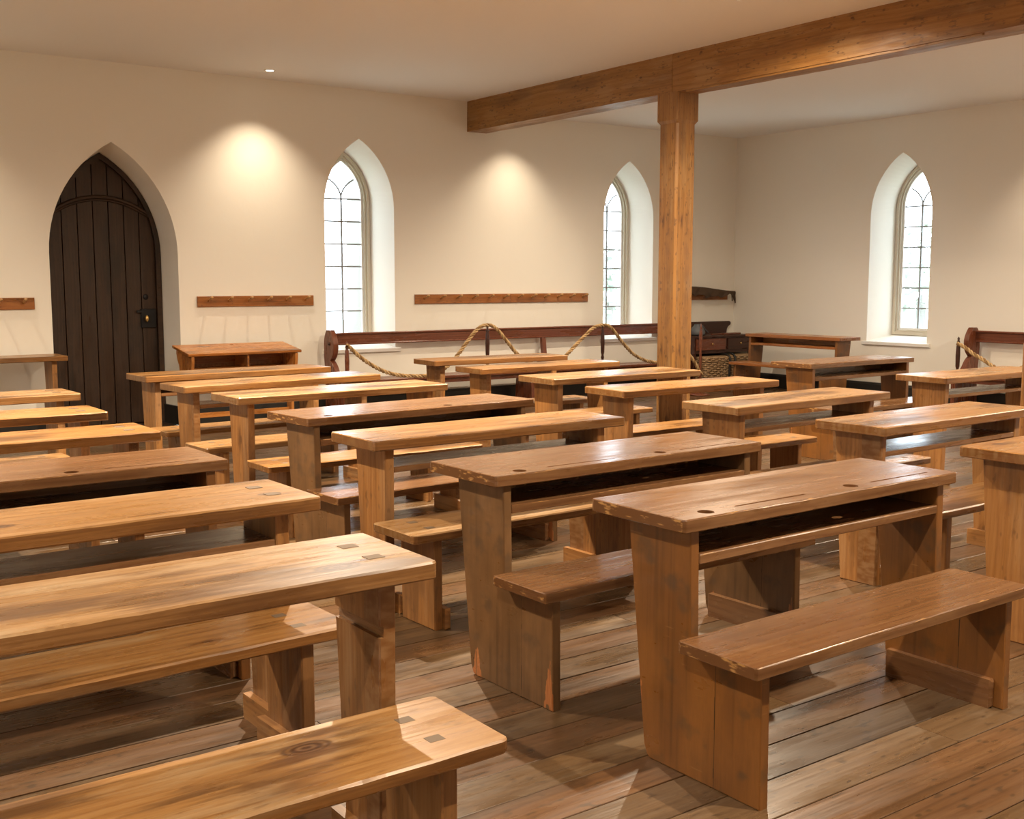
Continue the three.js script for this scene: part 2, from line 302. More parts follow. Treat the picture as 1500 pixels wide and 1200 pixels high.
{ // floorboards run along the wall with the door
  const f = structure('floor', 'worn wooden floorboards', 'floor'), bw = 0.168;
  mesh('subfloor', new THREE.BoxGeometry(X1 - X0, 0.1, Z1 - Z0).translate((X0 + X1) / 2, -0.076, (Z0 + Z1) / 2), M.gap, f);
  for (let r = 0, z = Z0 + 0.002; z < Z1 - 0.01; r++, z += bw) {
    const w = Math.min(bw, Z1 - z) - 0.0035; let x = X0 - 0.0, first = true;
    while (x < X1 - 0.05) {
      let len = first ? 2.2 + rnd() * 4 : 5 + rnd() * 2.5; first = false; if (x + len > X1 - 1) len = X1 - x;
      const g = block(len - 0.003, 0.026, w, { axis: 'x', c: 0.0018 }); g.translate(x + len / 2, -0.013 + (rnd() - 0.5) * 0.0012, z + w / 2);
      const pick = rnd(); mesh('floorboard', g, M.floor[pick < 0.34 ? 0 : pick < 0.6 ? 1 : pick < 0.84 ? 2 : 3], f); x += len;
    }
  }
}
function baseboard(name, label, runs) {
  const b = structure(name, label, 'baseboard');
  for (const [x, z, len, turn] of runs) {
    const g = new THREE.ExtrudeGeometry(shapeOf([[0, 0], [0.024, 0], [0.024, 0.165], [0.016, 0.178], [0.016, 0.186], [0, 0.192]]), { depth: len, bevelEnabled: false });
    g.rotateY(Math.PI / 2); g.translate(0, 0, 0); const m = mesh('skirting_board', g, M.baseboard, b); m.position.set(x, 0, z); m.rotation.y = turn;
  }
}
// local board runs along +x, its face towards -z: turn by pi to face +z
baseboard('baseboard_back', 'black skirting board under the peg rails', [[DOOR.u - DOOR.half, Z0, DOOR.u - DOOR.half - X0, Math.PI], [X1, Z0, X1 - DOOR.u - DOOR.half, Math.PI]]);
baseboard('baseboard_right', 'black skirting board below the window beyond the post', [[X1, Z1, Z1 - Z0, Math.PI / 2]]);
{ // door reveal returns of the skirting
  const b = scene.getObjectByName('baseboard_back'), g = new THREE.BoxGeometry(0.024, 0.19, 0.385); const sp = Math.atan2(DOOR.half - DOOR.ih, REVEAL);
  for (const s of [-1, 1]) { const m = mesh('skirting_board', g, M.baseboard, b); m.position.set(DOOR.u + s * ((DOOR.half + DOOR.ih) / 2 - 0.014), 0.095, Z0 - 0.2); m.rotation.y = s * sp; }
}
// ---- arched windows
function archRing(half, y0, apex, w, d, z) {   // frame of width w inside the outline, depth d, front at z
  const s = shapeOf(archPoints(half, y0, apex)); s.holes.push(pathOf(archPoints(half - w, y0 + w, apex - w * 1.15)));
  const g = new THREE.ExtrudeGeometry(s, { depth: d - 0.008, bevelEnabled: true, bevelThickness: 0.004, bevelSize: 0.004, bevelOffset: -0.004, bevelSegments: 2 }); g.translate(0, 0, z - d + 0.004); return g;
}
const BARS = [];
function makeWindow(n, label, u, place, holder) {
  const root = structure('window_' + n, label, 'window'); place(root); const g = new THREE.Group(); g.position.set(u, 0, 0);
  root.translateX(u);
  mesh('outer_frame', archRing(G_HALF, G_SILL, G_APEX, 0.034, 0.07, -REVEAL + 0.035), M.frame, root);
  mesh('inner_moulding', archRing(G_HALF - 0.034, G_SILL + 0.034, G_APEX - 0.039, 0.022, 0.06, -REVEAL + 0.01), M.frame, root);
  const h = G_HALF - 0.056, y0 = G_SILL + 0.056, ap = G_APEX - 0.064;
  mesh('sash', archRing(h, y0, ap, 0.026, 0.035, -REVEAL - 0.02), M.white, root);
  const ih = h - 0.026, iy = y0 + 0.026, iap = ap - 0.03, spring = iap - ih * Math.sqrt(3), zb = -REVEAL - 0.042, step = (spring - iy) / 6;
  for (let k = 1; k <= 6; k++) { const m = mesh('glazing_bar', new THREE.BoxGeometry(2 * ih + 0.01, 0.016, 0.016), M.bar, root); m.position.set(0, iy + step * k, zb); }
  { const m = mesh('mullion', new THREE.BoxGeometry(0.02, spring - iy + 0.1, 0.018), M.bar, root); m.position.set(0, (spring + iy) / 2 + 0.0, zb); }
  // Y tracery: two curves that leave the mullion and meet the arch
  for (const s of [-1, 1]) {
    const pts = []; for (let i = 0; i <= 10; i++) { const a = (i / 10) * 0.96; pts.push(new THREE.Vector3(s * (ih * (1 - Math.cos(a * 1.0)) * 1.55), spring + ih * 1.1 * Math.sin(a), zb)); }
    mesh('tracery_bar', new THREE.TubeGeometry(new THREE.CatmullRomCurve3(pts), 14, 0.009, 6), M.bar, root);
  }
  const zg = -REVEAL - 0.046;
  for (let k = 0; k < 6; k++) for (const s of [-1, 1]) { const m = mesh('pane', new THREE.PlaneGeometry(ih, step), M.glass, root); m.position.set(s * ih / 2, iy + step * (k + 0.5), zg); }
  { const full = archPoints(ih, spring, iap); const m = mesh('pane', new THREE.ShapeGeometry(shapeOf(full)), M.glass, root); m.position.set(0, 0, zg); }
  const sill = mesh('window_sill', planUV(new THREE.ExtrudeGeometry(shapeOf([[-0.05, -0.045], [0.02, -0.045], [0.035, -0.038], [0.035, -0.006], [0.028, 0], [-0.05, 0.004]]), { depth: 2 * W_HALF + 0.1, bevelEnabled: false })), M.white, root);
  sill.geometry.rotateY(-Math.PI / 2); sill.position.set(W_HALF + 0.05, W_SILL + 0.002, 0);
  return root;
}
makeWindow(1, 'tall arched leaded window between the two long peg rails', wBack[0], placeBack);
makeWindow(2, 'tall arched leaded window just left of the timber post', wBack[1], placeBack);
makeWindow(3, 'tall arched leaded window in the wall right of the post', wRight[0], placeRight);
for (let i = 1; i < 3; i++) makeWindow(3 + i, 'arched leaded window further along the right wall', wRight[i], placeRight);
for (let i = 0; i < 3; i++) makeWindow(6 + i, 'arched leaded window in the wall opposite the post', wLeft[i], placeLeft);
// ---- arched door
{
  const d = structure('door_1', 'dark plank door with a pointed arched head and a brass knob', 'door'); d.position.set(DOOR.u, 0, Z0 - REVEAL);
  const H = DOOR.ih, A = DOOR.iapex, fr = 0.05, full = archPoints(H - 0.004, 0, A - 0.004);
  mesh('door_frame', planUV((() => { const s = shapeOf(full); s.holes.push(pathOf(archPoints(H - fr, -0.0, A - fr * 1.15).map(([u, y]) => [u, Math.max(y, 0.001)]))); const g = new THREE.ExtrudeGeometry(s, { depth: 0.09, bevelEnabled: true, bevelThickness: 0.006, bevelSize: 0.006, bevelOffset: -0.006, bevelSegments: 2 }); g.translate(0, 0, -0.085); return g; })()), M.door, d);
  // planks: clip each vertical strip against the arch; a curved transom parts the lower door from the head
  const ih = H - fr, ia = A - fr * 1.15, spring = ia - ih * Math.sqrt(3);
  const yArch = (x) => spring + Math.sqrt(Math.max(0, 4 * ih * ih - (Math.abs(x) + ih) ** 2));
  const yBar = (x) => 2.255 - 0.55 * x * x;
  const strip = (x0, x1, lo, hi) => { const p = []; for (let i = 0; i <= 5; i++) { const x = x0 + (x1 - x0) * i / 5; p.push([x, lo(x)]); } for (let i = 5; i >= 0; i--) { const x = x0 + (x1 - x0) * i / 5; p.push([x, hi(x)]); } return p; };
  const n = 7, gapw = 0.006;
  for (let k = 0; k < n; k++) {
    const x0 = -ih + (2 * ih / n) * k + gapw / 2, x1 = x0 + 2 * ih / n - gapw;
    for (const [lo, hi] of [[() => 0.012, (x) => Math.min(yArch(x), yBar(x) - 0.002)], [(x) => yBar(x), yArch]]) {
      const pts = strip(x0, x1, lo, (x) => Math.max(lo(x) + 0.0005, hi(x))); if (Math.max(...pts.map((p) => p[1])) - Math.min(...pts.map((p) => p[1])) < 0.03) continue;
      const g = new THREE.ExtrudeGeometry(shapeOf(pts), { depth: 0.03, bevelEnabled: true, bevelThickness: 0.004, bevelSize: 0.003, bevelOffset: -0.003, bevelSegments: 1 }); g.translate(0, 0, -0.075);
      mesh('plank', boxUV(g, 'y', rnd() * 3, rnd()), M.door, d);
    }
  }
  mesh('threshold', block(2 * DOOR.ih, 0.04, 0.42, { c: 0.006 }).translate(0, -0.021, 0.19), M.door, d);
  mesh('door_backing', new THREE.ExtrudeGeometry(shapeOf(archPoints(H - 0.02, 0.0, A - 0.03)), { depth: 0.02, bevelEnabled: false }).translate(0, 0, -0.1), M.gap, d);
  const curve = new THREE.CatmullRomCurve3([-1, -0.6, -0.2, 0.2, 0.6, 1].map((k) => new THREE.Vector3(k * (ih + 0.01) * 0.875, yBar(k * ih) + 0.012, -0.022)));
  mesh('transom_moulding', new THREE.TubeGeometry(curve, 30, 0.02, 8), M.door, d); 
  const c2 = new THREE.CatmullRomCurve3(curve.points.map((p) => p.clone().add(new THREE.Vector3(0, -0.028, -0.006)))); mesh('transom_moulding', new THREE.TubeGeometry(c2, 30, 0.012, 8), M.door, d);
  const lock = mesh('lock_case', block(0.15, 0.19, 0.03, { c: 0.004 }), M.iron, d); lock.position.set(0.43, 1.07, -0.028);
  const kn = mesh('knob', new THREE.SphereGeometry(0.03, 20, 14).scale(0.72, 1.25, 0.9), M.brass, lock); kn.position.set(-0.03, 0.0, 0.045);
  const stem = mesh('knob_stem', new THREE.CylinderGeometry(0.01, 0.014, 0.04, 10).rotateX(Math.PI / 2), M.brass, lock); stem.position.set(-0.03, 0, 0.02);
  const sn = mesh('snib', block(0.06, 0.025, 0.02), M.iron, lock); sn.position.set(-0.09, 0.07, 0.012);
  const kp = mesh('keyhole_cover', lathe([[0, 0.012], [0.018, 0.011], [0.026, 0.005], [0.028, 0]]).rotateX(Math.PI / 2), M.iron, d); kp.position.set(0.415, 1.285, -0.04);
}

// ---- beam and post
const PX0 = 7.32, PX1 = 7.585, PZ = -7.69;
{
  const b = structure('trim_1', 'long squared timber beam crossing the ceiling above the post', 'beam');
  const rough = (g, a) => { const p = g.attributes.position; for (let i = 0; i < p.count; i++) { const z = p.getZ(i), k = (p.getX(i) > 0 ? 1 : 2) + (p.getY(i) > 0 ? 5 : 9); p.setY(i, p.getY(i) + (p.getY(i) < 0 ? a * (fbm(z * 7 + k * 0.7, k, 3) - 0.5) : 0)); p.setX(i, p.getX(i) + a * (fbm(z * 6 + k * 3, 4, 3) - 0.5)); } g.computeVertexNormals(); return g; };
  for (const [z0, z1] of [[Z0, PZ + 0.055], [PZ + 0.058, Z1]]) {
    const L = z1 - z0, g = new THREE.BoxGeometry(PX1 - PX0, 0.34, L, 2, 2, Math.round(L * 10)); rough(g, 0.008);
    const m = mesh('beam_timber', boxUV(g, 'z', rnd() * 3, rnd()), M.beam, b); m.position.set((PX0 + PX1) / 2, 3.325, (z0 + z1) / 2);
  }
  // the housing strip left under the left arris of the near timber
  const st = mesh('arris_strip', block(0.02, 0.03, 2.9, { axis: 'z', c: 0.006 }), M.beam, b); st.position.set(PX0 + 0.02, 3.152, -6.02);
  const p = structure('trim_2', 'square timber post with chamfered corners holding up the beam', 'post'); p.position.set((PX0 + PX1) / 2, 0, PZ);
  const h = (PX1 - PX0) / 2, c = 0.02, oct = (w, q) => [[-w + q, -w], [w - q, -w], [w, -w + q], [w, w - q], [w - q, w], [-w + q, w], [-w, w - q], [-w, -w + q]];
  const lev = [[0, h - 0.012, c], [2.88, h - 0.012, c], [2.91, h, 0.002], [3.158, h, 0.002]], pos = [];
  for (let k = 0; k < lev.length - 1; k++) { const A = oct(lev[k][1], lev[k][2]), B = oct(lev[k + 1][1], lev[k + 1][2]), ya = lev[k][0], yb = lev[k + 1][0]; for (let i = 0; i < 8; i++) { const j = (i + 1) % 8, a = [A[i][0], ya, A[i][1]], b2 = [A[j][0], ya, A[j][1]], cc = [B[j][0], yb, B[j][1]], d = [B[i][0], yb, B[i][1]]; pos.push(...a, ...cc, ...b2, ...a, ...d, ...cc); } }
  const g = new THREE.BufferGeometry(); g.setAttribute('position', new THREE.Float32BufferAttribute(pos, 3)); g.computeVertexNormals();
  mesh('post_shaft', boxUV(g, 'y', 0.4, 0.3), M.beam, p);
}

// ---------------------------------------------------------------- ceiling downlights
function downlight(x, z, h, label, power, angle, seenGroup) {
  const t = thing('recessed_downlight', label, 'light', [x, h, z], 0, seenGroup);
  mesh('trim_ring', lathe([[0.036, -0.001], [0.05, -0.006], [0.056, -0.004], [0.057, 0.001]], 24), M.white, t);
  mesh('lamp_lens', lathe([[0, -0.003], [0.036, -0.003], [0.036, 0.0]], 24), M.lens, t);
  const l = new THREE.SpotLight(LAMP_COLOR, power, 0, angle, 1, 2); l.position.set(0, -0.02, 0); l.castShadow = true; l.shadow.radius = 1.2; l.shadow.mapSize.set(1024, 1024); l.shadow.bias = -0.0005;
  t.add(l); l.target.position.set(0, -1, 0); t.add(l.target);
}
const ZW = -10.53;
for (const [x, z, h] of [[11.34, -6.15, HR], [11.34, -2.6, HR], [-2.54, -7.6, HL], [-2.54, -4.2, HL]]) downlight(x, z, h, 'unseen recessed downlight washing a side wall', WASHER_POWER, 0.87, 'side wall washers');  // the left wall pair is added to lift the ambient light
downlight(4.69, ZW, HL, 'small lit round recessed downlight washing the wall beside the door', WASHER_POWER * 1.15, 0.87);
downlight(7.9, ZW, HR, 'recessed downlight hidden behind the beam end', WASHER_POWER * 0.8, 0.87);
downlight(1.48, ZW, HL, 'recessed downlight left of the arched door', WASHER_POWER, 0.87);
downlight(6.3, -5.88, HL, 'recessed downlight beside the beam at the middle of the room', LAMP_POWER * 0.75, 1.45);
for (const [x, z, h, k] of [[3.1, -5.88, HL, 1], [-0.1, -5.88, HL, 1], [6.3, -0.9, HL, 0.5], [3.1, -0.9, HL, 0.5], [-0.1, -0.9, HL, 0.32], [9.6, -2.2, HR, 0.9], [8.4, -8.4, HR, 0.33]])  // the last lamp, tucked behind the beam, is added to brighten the right bay
  downlight(x, z, h, 'unseen recessed downlight in the ceiling above the desks', LAMP_POWER * k, 1.45, 'downlights above the desks');

// ---------------------------------------------------------------- desks and benches
const H_TOP = 0.776, H_SEAT = 0.425;
const evaluator = new Evaluator(); evaluator.attributes = ['position', 'normal', 'uv'];
function cut(geo, tools) {
  let a = new Brush(geo.index ? geo : geo.clone()); a.updateMatrixWorld();
  for (const t of tools) { const b = new Brush(t); b.updateMatrixWorld(); a = evaluator.evaluate(a, b, SUBTRACTION); }
  const g = a.geometry; g.clearGroups(); return g;
}
// local frame of a desk: origin on the floor under the middle of its front edge; -z away from the sitter
function pineDesk(label, x, z, turn, L, W, o = {}) {
  const t = thing('pine_desk', label, 'desk', [x, 0, z], turn, o.group), T = o.T ?? 0.044, k = o.map ?? 0, mat = o.warm ? M.pineWarm[k] : M.pine[k];
  const top = plank(L, W, T, { c: 0.005, wob: 0.0008, round: 0.016, n: 26, worn: false }); move(top, 0, H_TOP - T / 2, -W / 2);
  mesh('desk_top', top, mat, t);
  const lx = L / 2 - (o.over ?? 0.085), h = H_TOP - T, f = -0.06, b = -W + 0.08;
  const legPts = o.splay === false ? [[f, 0], [f, h], [b, h], [b, 0]] : [[f - 0.01, 0], [f, h], [b, h], [b + 0.055, 0]];
  for (const s of [-1, 1]) {
    let g = upright(legPts, 0.046, { b: 0.004 });
    if (o.dado) g = cut(g, [new THREE.BoxGeometry(0.024, 0.03, W).translate(-s * 0.023, 0.605, (f + b) / 2 + 0.03)]);
    move(g, s * (lx - 0.023), 0, 0); const leg = mesh('leg', g, o.legMat ?? M.leg, t);
    const bt = mesh('foot_batten', block(0.028, 0.085, 0.27, { axis: 'z', c: 0.006 }), M.leg, leg); bt.position.set(s * (lx - 0.06), 0.0425, (f + b) / 2 + 0.03);
  }
  if (o.shelf !== false) { const sw = W - 0.15, sh = plank(2 * (lx - 0.046) - 0.002, sw, 0.024, { c: 0.003, round: 0.001, n: 6 }); move(sh, 0, 0.633, -0.065 - sw / 2); mesh('shelf', sh, o.shelfMat ?? M.brown, t); }
  if (o.back) { const bk = block(2 * (lx - 0.046) - 0.002, h - 0.62, 0.02); move(bk, 0, (h + 0.62) / 2, b + 0.015); mesh('back_board', bk, M.leg, t); }
  if (o.tenons) for (const s of [-1, 1]) for (const q of [0.33, 0.68]) { const g = new THREE.BoxGeometry(0.045, 0.01, 0.036); const m = mesh('tenon', g, M.tenon, t); m.position.set(s * (lx - 0.023), H_TOP - 0.0041 + 0.0005, -W * q); }
  return t;
}
function pineBench(label, x, z, turn, L, W, o = {}) {
  const t = thing('pine_bench', label, 'bench', [x, 0, z], turn, o.group), T = 0.036, k = o.map ?? 0;
  const seat = plank(L, W, T, { c: 0.005, wob: 0.0008, round: o.round ?? 0.022, n: 24 }); move(seat, 0, H_SEAT - T / 2, -W / 2); mesh('seat', seat, o.warm ? M.pineWarm[k] : M.pine[k], t);
  const lx = L / 2 - 0.12, h = H_SEAT - T, f = -0.035, b = -W + 0.035;
  for (const s of [-1, 1]) {
    const leg = mesh('leg', move(upright([[f, 0], [f, h], [b, h], [b + 0.01, 0]], 0.042, { b: 0.004 }), s * (lx - 0.021), 0, 0), M.leg, t);
    const bt = mesh('foot_batten', block(0.028, 0.09, W - 0.02, { axis: 'z', c: 0.01 }), M.leg, leg); bt.position.set(s * (lx - 0.056), 0.045, -W / 2);
    for (const q of [0.3, 0.7]) { const m = mesh('tenon', new THREE.BoxGeometry(0.04, 0.01, 0.032), M.tenon, t); m.position.set(s * (lx - 0.021), H_SEAT - 0.0045, -W * q); }
  }
  return t;
}
// brown varnished form: desk, book shelf and bench joined by two shaped side panels
const INK = [[0.136, -0.052, 0], [0.83, -0.06, 0]], SLOTS = [[0.265, 0.59, -0.056], [0.94, 1.27, -0.062]];
function brownForm(label, x, z, turn, L, W, o = {}) {
  const t = thing('brown_school_form', label, 'desk', [x, 0, z], turn, o.group), T = 0.04, mat = o.mat ?? M.brown;
  let top = plank(L, W, T, { c: 0.0035, wob: 0.0005, round: 0.01, n: 24, worn: true, ov: 0.06 });
  const k = L / 1.36, tools = [];
  for (const [ix, iz] of INK) tools.push(new THREE.CylinderGeometry(0.026, 0.025, 0.2, 20).translate(ix * k - L / 2, 0, iz + W / 2));
  for (const [a, b, sz] of SLOTS) tools.push(new THREE.BoxGeometry((b - a) * k, 0.024, 0.010).translate(((a + b) / 2) * k - L / 2, T / 2, sz + W / 2));
  top = cut(top, tools); move(top, 0, H_TOP - T / 2, -W / 2); mesh('desk_top', top, mat, t);
  const lx = L / 2 - 0.045, h = H_TOP - T, pm = o.panelMat ?? M.panel[o.panel ?? 0];
  const f = 0.255, fb = -0.017, bt = -W + 0.125, bb = -W + 0.21, hs = H_SEAT - 0.036;
  const out = [[f, 0], [f - 0.004, hs], [fb, hs], [fb - 0.006, h], [bt, h], [bb - 0.006, 0.04], [bb + 0.008, 0.008], [bb + 0.02, 0]];
  for (const s of [-1, 1]) {
    const sh = shapeOf(out), bv = 0.003, g0 = new THREE.ExtrudeGeometry(sh, { depth: 0.036 - 2 * bv, bevelEnabled: true, bevelThickness: bv, bevelSize: bv, bevelOffset: -bv, bevelSegments: 1 }); g0.rotateY(-Math.PI / 2); g0.translate(0.018 - bv, 0, 0);
    // panel texture: u measured back from the front edge, v up from the floor
    const g = g0.index ? g0.toNonIndexed() : g0, p = g.attributes.position, nn = g.attributes.normal, uv = new Float32Array(p.count * 2);
    for (let i = 0; i < p.count; i++) { const side = Math.abs(nn.getX(i)) > 0.5; uv[2 * i] = side ? (f - p.getZ(i)) / 0.7 : (0.3 + p.getX(i)) / 0.7; uv[2 * i + 1] = (p.getY(i) + (side ? 0 : 0.06)) / 0.8; }
    g.setAttribute('uv', new THREE.BufferAttribute(uv, 2)); move(g, s * (lx - 0.018), 0, 0);
    const pn = mesh('side_panel', g, pm, t);
    const b = mesh('foot_batten', block(0.026, 0.1, 0.42, { axis: 'z', c: 0.008 }), mat, pn); b.position.set(s * (lx - 0.049), 0.05, 0.015);
  }
  const sw = -bt + fb - 0.005, sh = plank(2 * (lx - 0.036) - 0.001, sw, 0.03, { c: 0.003, round: 0.001, n: 8, worn: true }); move(sh, 0, 0.647, fb - 0.004 - sw / 2); mesh('shelf', sh, mat, t);
  const bk = block(2 * (lx - 0.036) - 0.001, h - 0.632, 0.018); move(bk, 0, (h + 0.632) / 2, bt + 0.012); mesh('back_board', bk, mat, t);
  const SW = 0.298, seat = plank(L + 0.02, SW, 0.036, { c: 0.0035, wob: 0.0005, round: 0.008, n: 24, worn: true }); move(seat, 0, H_SEAT - 0.018, fb + 0.003 + SW / 2); mesh('bench_seat', seat, mat, t);
  return t;
}
const deg = Math.PI / 180;
const COL = { A: 'door column', B: 'middle column', C: 'post column', D: 'far column' };
const ORD = ['', 'first', 'second', 'third', 'fourth', 'fifth', 'sixth', 'seventh'];
// [column, row from the peg-rail wall, cx, cz (middle of the top), turn in degrees, L, W, kind, options]
const rows = [
  ['A', 7, 1.41 - 0.72, -2.445, 0, 1.44, 0.385, 'pine', { map: 0, shelf: false, dado: true, tenons: true, bench: [0.285, 0.33, 1.42, 0], look: 'bleached stained shelfless pine desk' }],
  ['A', 6, 1.545 - 0.72, -3.345, 1, 1.44, 0.40, 'pine', { map: 2, tenons: true, bench: [0.245, 0.315, 1.535, 2], look: 'knotty golden pine desk' }],
  ['A', 5, 1.59 - 0.72, -4.235, 1, 1.44, 0.42, 'brown', { look: 'plain brown school form' }],
  ['A', 4, 1.655 - 0.72, -5.165, 1, 1.44, 0.385, 'pine', { map: 1, tenons: true, shelf: false, bench: [0.3, 0.31, 1.6, 1], look: 'golden pine desk' }],
  ['A', 3, 1.685 - 0.72, -6.08, 0, 1.44, 0.39, 'pine', { map: 2, tenons: true, shelf: false, bench: [0.3, 0.31, 1.66, 0], look: 'golden pine desk' }],
  ['A', 2, 1.83 - 0.72, -7.14, 2, 1.44, 0.40, 'pine', { map: 0, tenons: true, shelf: false, bench: [0.3, 0.31, 1.72, 2], look: 'golden pine desk' }],
  ['B', 7, 2.896, -2.447, 0.74, 1.355, 0.41, 'brown', { panel: 0, look: 'varnished brown form with inkwell holes' }],
  ['B', 6, 2.886, -3.36, 1.3, 1.385, 0.43, 'brown', { panel: 1, look: 'scuffed brown form with chipped panel' }],
  ['B', 5, 2.98, -4.335, 1, 1.43, 0.40, 'pine', { map: 1, shelf: true, bench: [0.29, 0.33, 0, 2], look: 'golden desk with reddish legs' }],
  ['B', 4, 3.101, -5.267, 4, 1.47, 0.43, 'brown', { panel: 1, look: 'greyish brown school form' }],
  ['B', 3, 3.222, -6.37, 2, 1.48, 0.40, 'pine', { map: 0, shelf: false, bench: [0.42, 0.31, 0, 1], look: 'pale pine desk' }],
  ['B', 2, 3.213, -7.25, 5, 1.51, 0.39, 'pine', { map: 2, bench: [0.4, 0.34, 0, 4], look: 'pale pine desk' }],
  ['B', 1, 3.257, -8.13, 3, 1.49, 0.40, 'pine', { map: 1, back: true, bench: [0.4, 0.32, 0, 3], look: 'brownish pine desk with backed shelf' }],
  ['C', 7, 4.16 + 0.70, -2.43, 1, 1.40, 0.40, 'pine', { map: 1, warm: true, shelf: true, bench: [0.3, 0.31, 0, 1], over: 0.05, look: 'reddish pine desk' }],
  ['C', 6, 5.075, -3.36, 1.5, 1.37, 0.40, 'pine', { map: 1, over: 0.06, bench: [0.3, 0.31, 0, 1], look: 'golden pine desk' }],
  ['C', 5, 5.149, -4.337, 2, 1.40, 0.42, 'pine', { map: 0, warm: true, bench: [0.33, 0.31, -0.05, 1], look: 'golden desk with grey shelf' }],
  ['C', 4, 5.254, -5.312, -1.5, 1.38, 0.40, 'pine', { map: 2, warm: true, shelf: false, bench: [0.36, 0.31, 0, 0], look: 'golden pine desk' }],
  ['C', 3, 5.43, -6.25, -1, 1.40, 0.43, 'pine', { map: 0, shelf: false, bench: [0.4, 0.31, 0, 0], look: 'golden pine desk' }],
  ['C', 2, 5.537, -7.265, 0.5, 1.42, 0.38, 'pine', { map: 2, warm: true, shelf: false, bench: [0.42, 0.31, 0, 0], look: 'golden pine desk' }],
  ['C', 1, 5.693, -8.17, -3, 1.38, 0.40, 'pine', { map: 1, warm: true, shelf: false, bench: [0.44, 0.33, -0.02, -2], look: 'golden pine desk' }],
  ['D', 2, 7.7, -4.72, -1, 1.40, 0.42, 'pine', { map: 2, warm: true, bench: null, look: 'golden desk with open shelf' }],
  ['D', 1, 7.98, -6.143, 0.2, 1.40, 0.43, 'brown', { panel: 0, look: 'brown school form' }],
];
for (const [col, row, cx, cz, rot, L, W, kind, o] of rows) {
  const a = rot * deg, fx = cx + Math.sin(a) * W / 2, fz = cz + Math.cos(a) * W / 2, where = `in the ${COL[col]}, ${ORD[row]} from the peg-rail wall`;
  if (kind === 'brown') brownForm(`${o.look} ${where}`, fx, fz, a, L, W, { ...o, group: 'brown school forms' });
  else pineDesk(`${o.look} ${where}`, fx, fz, a, L, W, { ...o, group: 'pine desks in rows' });
  if (o.bench) {
    const [dz, bw, bx, br] = o.bench, bL = L - 0.02, b = br * deg, ex = col === 'A' ? bx - bL / 2 : cx + bx, ez = fz + dz;
    pineBench(`low pine bench behind the desk ${where}`, ex, ez, b, bL, bw, { map: (row + 1) % 3, warm: o.warm, group: 'pine benches in rows' });
  }
}
pineDesk('pine desk standing against the wall left of the arched door', 2.67 - 0.72, -10.5, 0, 1.44, 0.42, { map: 1, shelf: false });
// form standing against the right wall, its sitter facing that wall
brownForm('light brown school form facing the wall beneath the right arched window', 10.89, -9.2, -Math.PI / 2, 1.48, 0.40, { mat: wood(pineMaps[1], { roughness: 0.5, color: new THREE.Color().setRGB(0.85, 0.62, 0.45) }), panelMat: M.panel[0] });

// ---- sloping-top desk against the wall right of the door
{
  const x0 = 3.735, x1 = 4.905, zf = -10.4, t = thing('sloping_desk', 'orange pine desk with sloping lid and two open cubbies under the peg rail', 'desk', [(x0 + x1) / 2, 0, zf]), L = x1 - x0;
  const lid = plank(L, 0.455, 0.026, { c: 0.004, round: 0.004, n: 10 }); lid.rotateX(0.145); 
  const lidCut = cut(lid, [new THREE.CylinderGeometry(0.02, 0.02, 0.2, 16).translate(0.0, 0.03, -0.16)]); move(lidCut, 0, 0.776, -0.225); mesh('lid', lidCut, M.slant, t);
  const cyma = [[-0.05, 0.52], [-0.03, 0.6], [-0.012, 0.68], [-0.012, 0.728], [-0.43, 0.788], [-0.435, 0.74], [-0.41, 0.68], [-0.37, 0.63], [-0.35, 0.56], [-0.35, 0.52]];
  const leg = [[-0.13, 0], [-0.13, 0.52], [-0.05, 0.52], [-0.03, 0.6], [-0.012, 0.68], [-0.012, 0.728], [-0.43, 0.788], [-0.435, 0.74], [-0.41, 0.68], [-0.37, 0.63], [-0.35, 0.56], [-0.32, 0.5], [-0.24, 0.44], [-0.24, 0]];
  for (const s of [-1, 1]) mesh('side_panel', move(upright(leg, 0.03), s * (L / 2 - 0.05), 0, 0), M.slant, t);
  mesh('shelf', move(block(L - 0.13, 0.022, 0.34), 0, 0.59, -0.2), M.slant, t);
  mesh('divider', move(block(0.02, 0.14, 0.33, { axis: 'z' }), 0.03, 0.67, -0.2), M.slant, t);
  mesh('back_board', move(block(L - 0.13, 0.15, 0.016), 0, 0.66, -0.36), M.slant, t);
  mesh('front_rail', move(block(L - 0.13, 0.05, 0.02), 0, 0.555, -0.05), M.slant, t);
  mesh('stretcher', move(block(L - 0.13, 0.05, 0.02), 0, 0.14, -0.19), M.slant, t);
}
// ---------------------------------------------------------------- peg rails
function pegRail(label, x0, x1, n, group, o = {}) {
  const t = thing('peg_rail', label, 'coat rack', [(x0 + x1) / 2, 1.24, Z0], 0, group), L = x1 - x0;
  mesh('rail_board', move(block(L, 0.108, 0.02, { c: 0.004 }), 0, 0, 0.01), M.rail, t);
  const step = o.step ?? L / n, a = o.a ?? -L / 2 + step * 0.55;
  for (let i = 0; i < n; i++) { const g = lathe([[0, 0], [0.0125, 0], [0.0115, 0.085], [0.016, 0.095], [0.016, 0.108], [0.009, 0.115], [0, 0.116]], 10); g.rotateX(Math.PI / 2 - 0.32); const m = mesh('peg', g, M.peg, t); m.position.set(a + step * i, 0.008, 0.017); }
  return t;
}
pegRail('short wooden peg rail on the wall left of the door', 1.25, 2.515, 6, 'peg rails');
pegRail('six peg wooden rail between the arched door and the first window', 4.055, 5.33, 6, 'peg rails');
pegRail('wooden peg rail nearer the first window of the joined pair', 6.59, 7.925, 6, 'peg rails');
pegRail('wooden peg rail nearer the post of the joined pair', 7.928, 9.13, 6, 'peg rails');
pegRail('wooden peg rail in the corner under a draped hide', 10.42, 11.66, 6, 'peg rails');
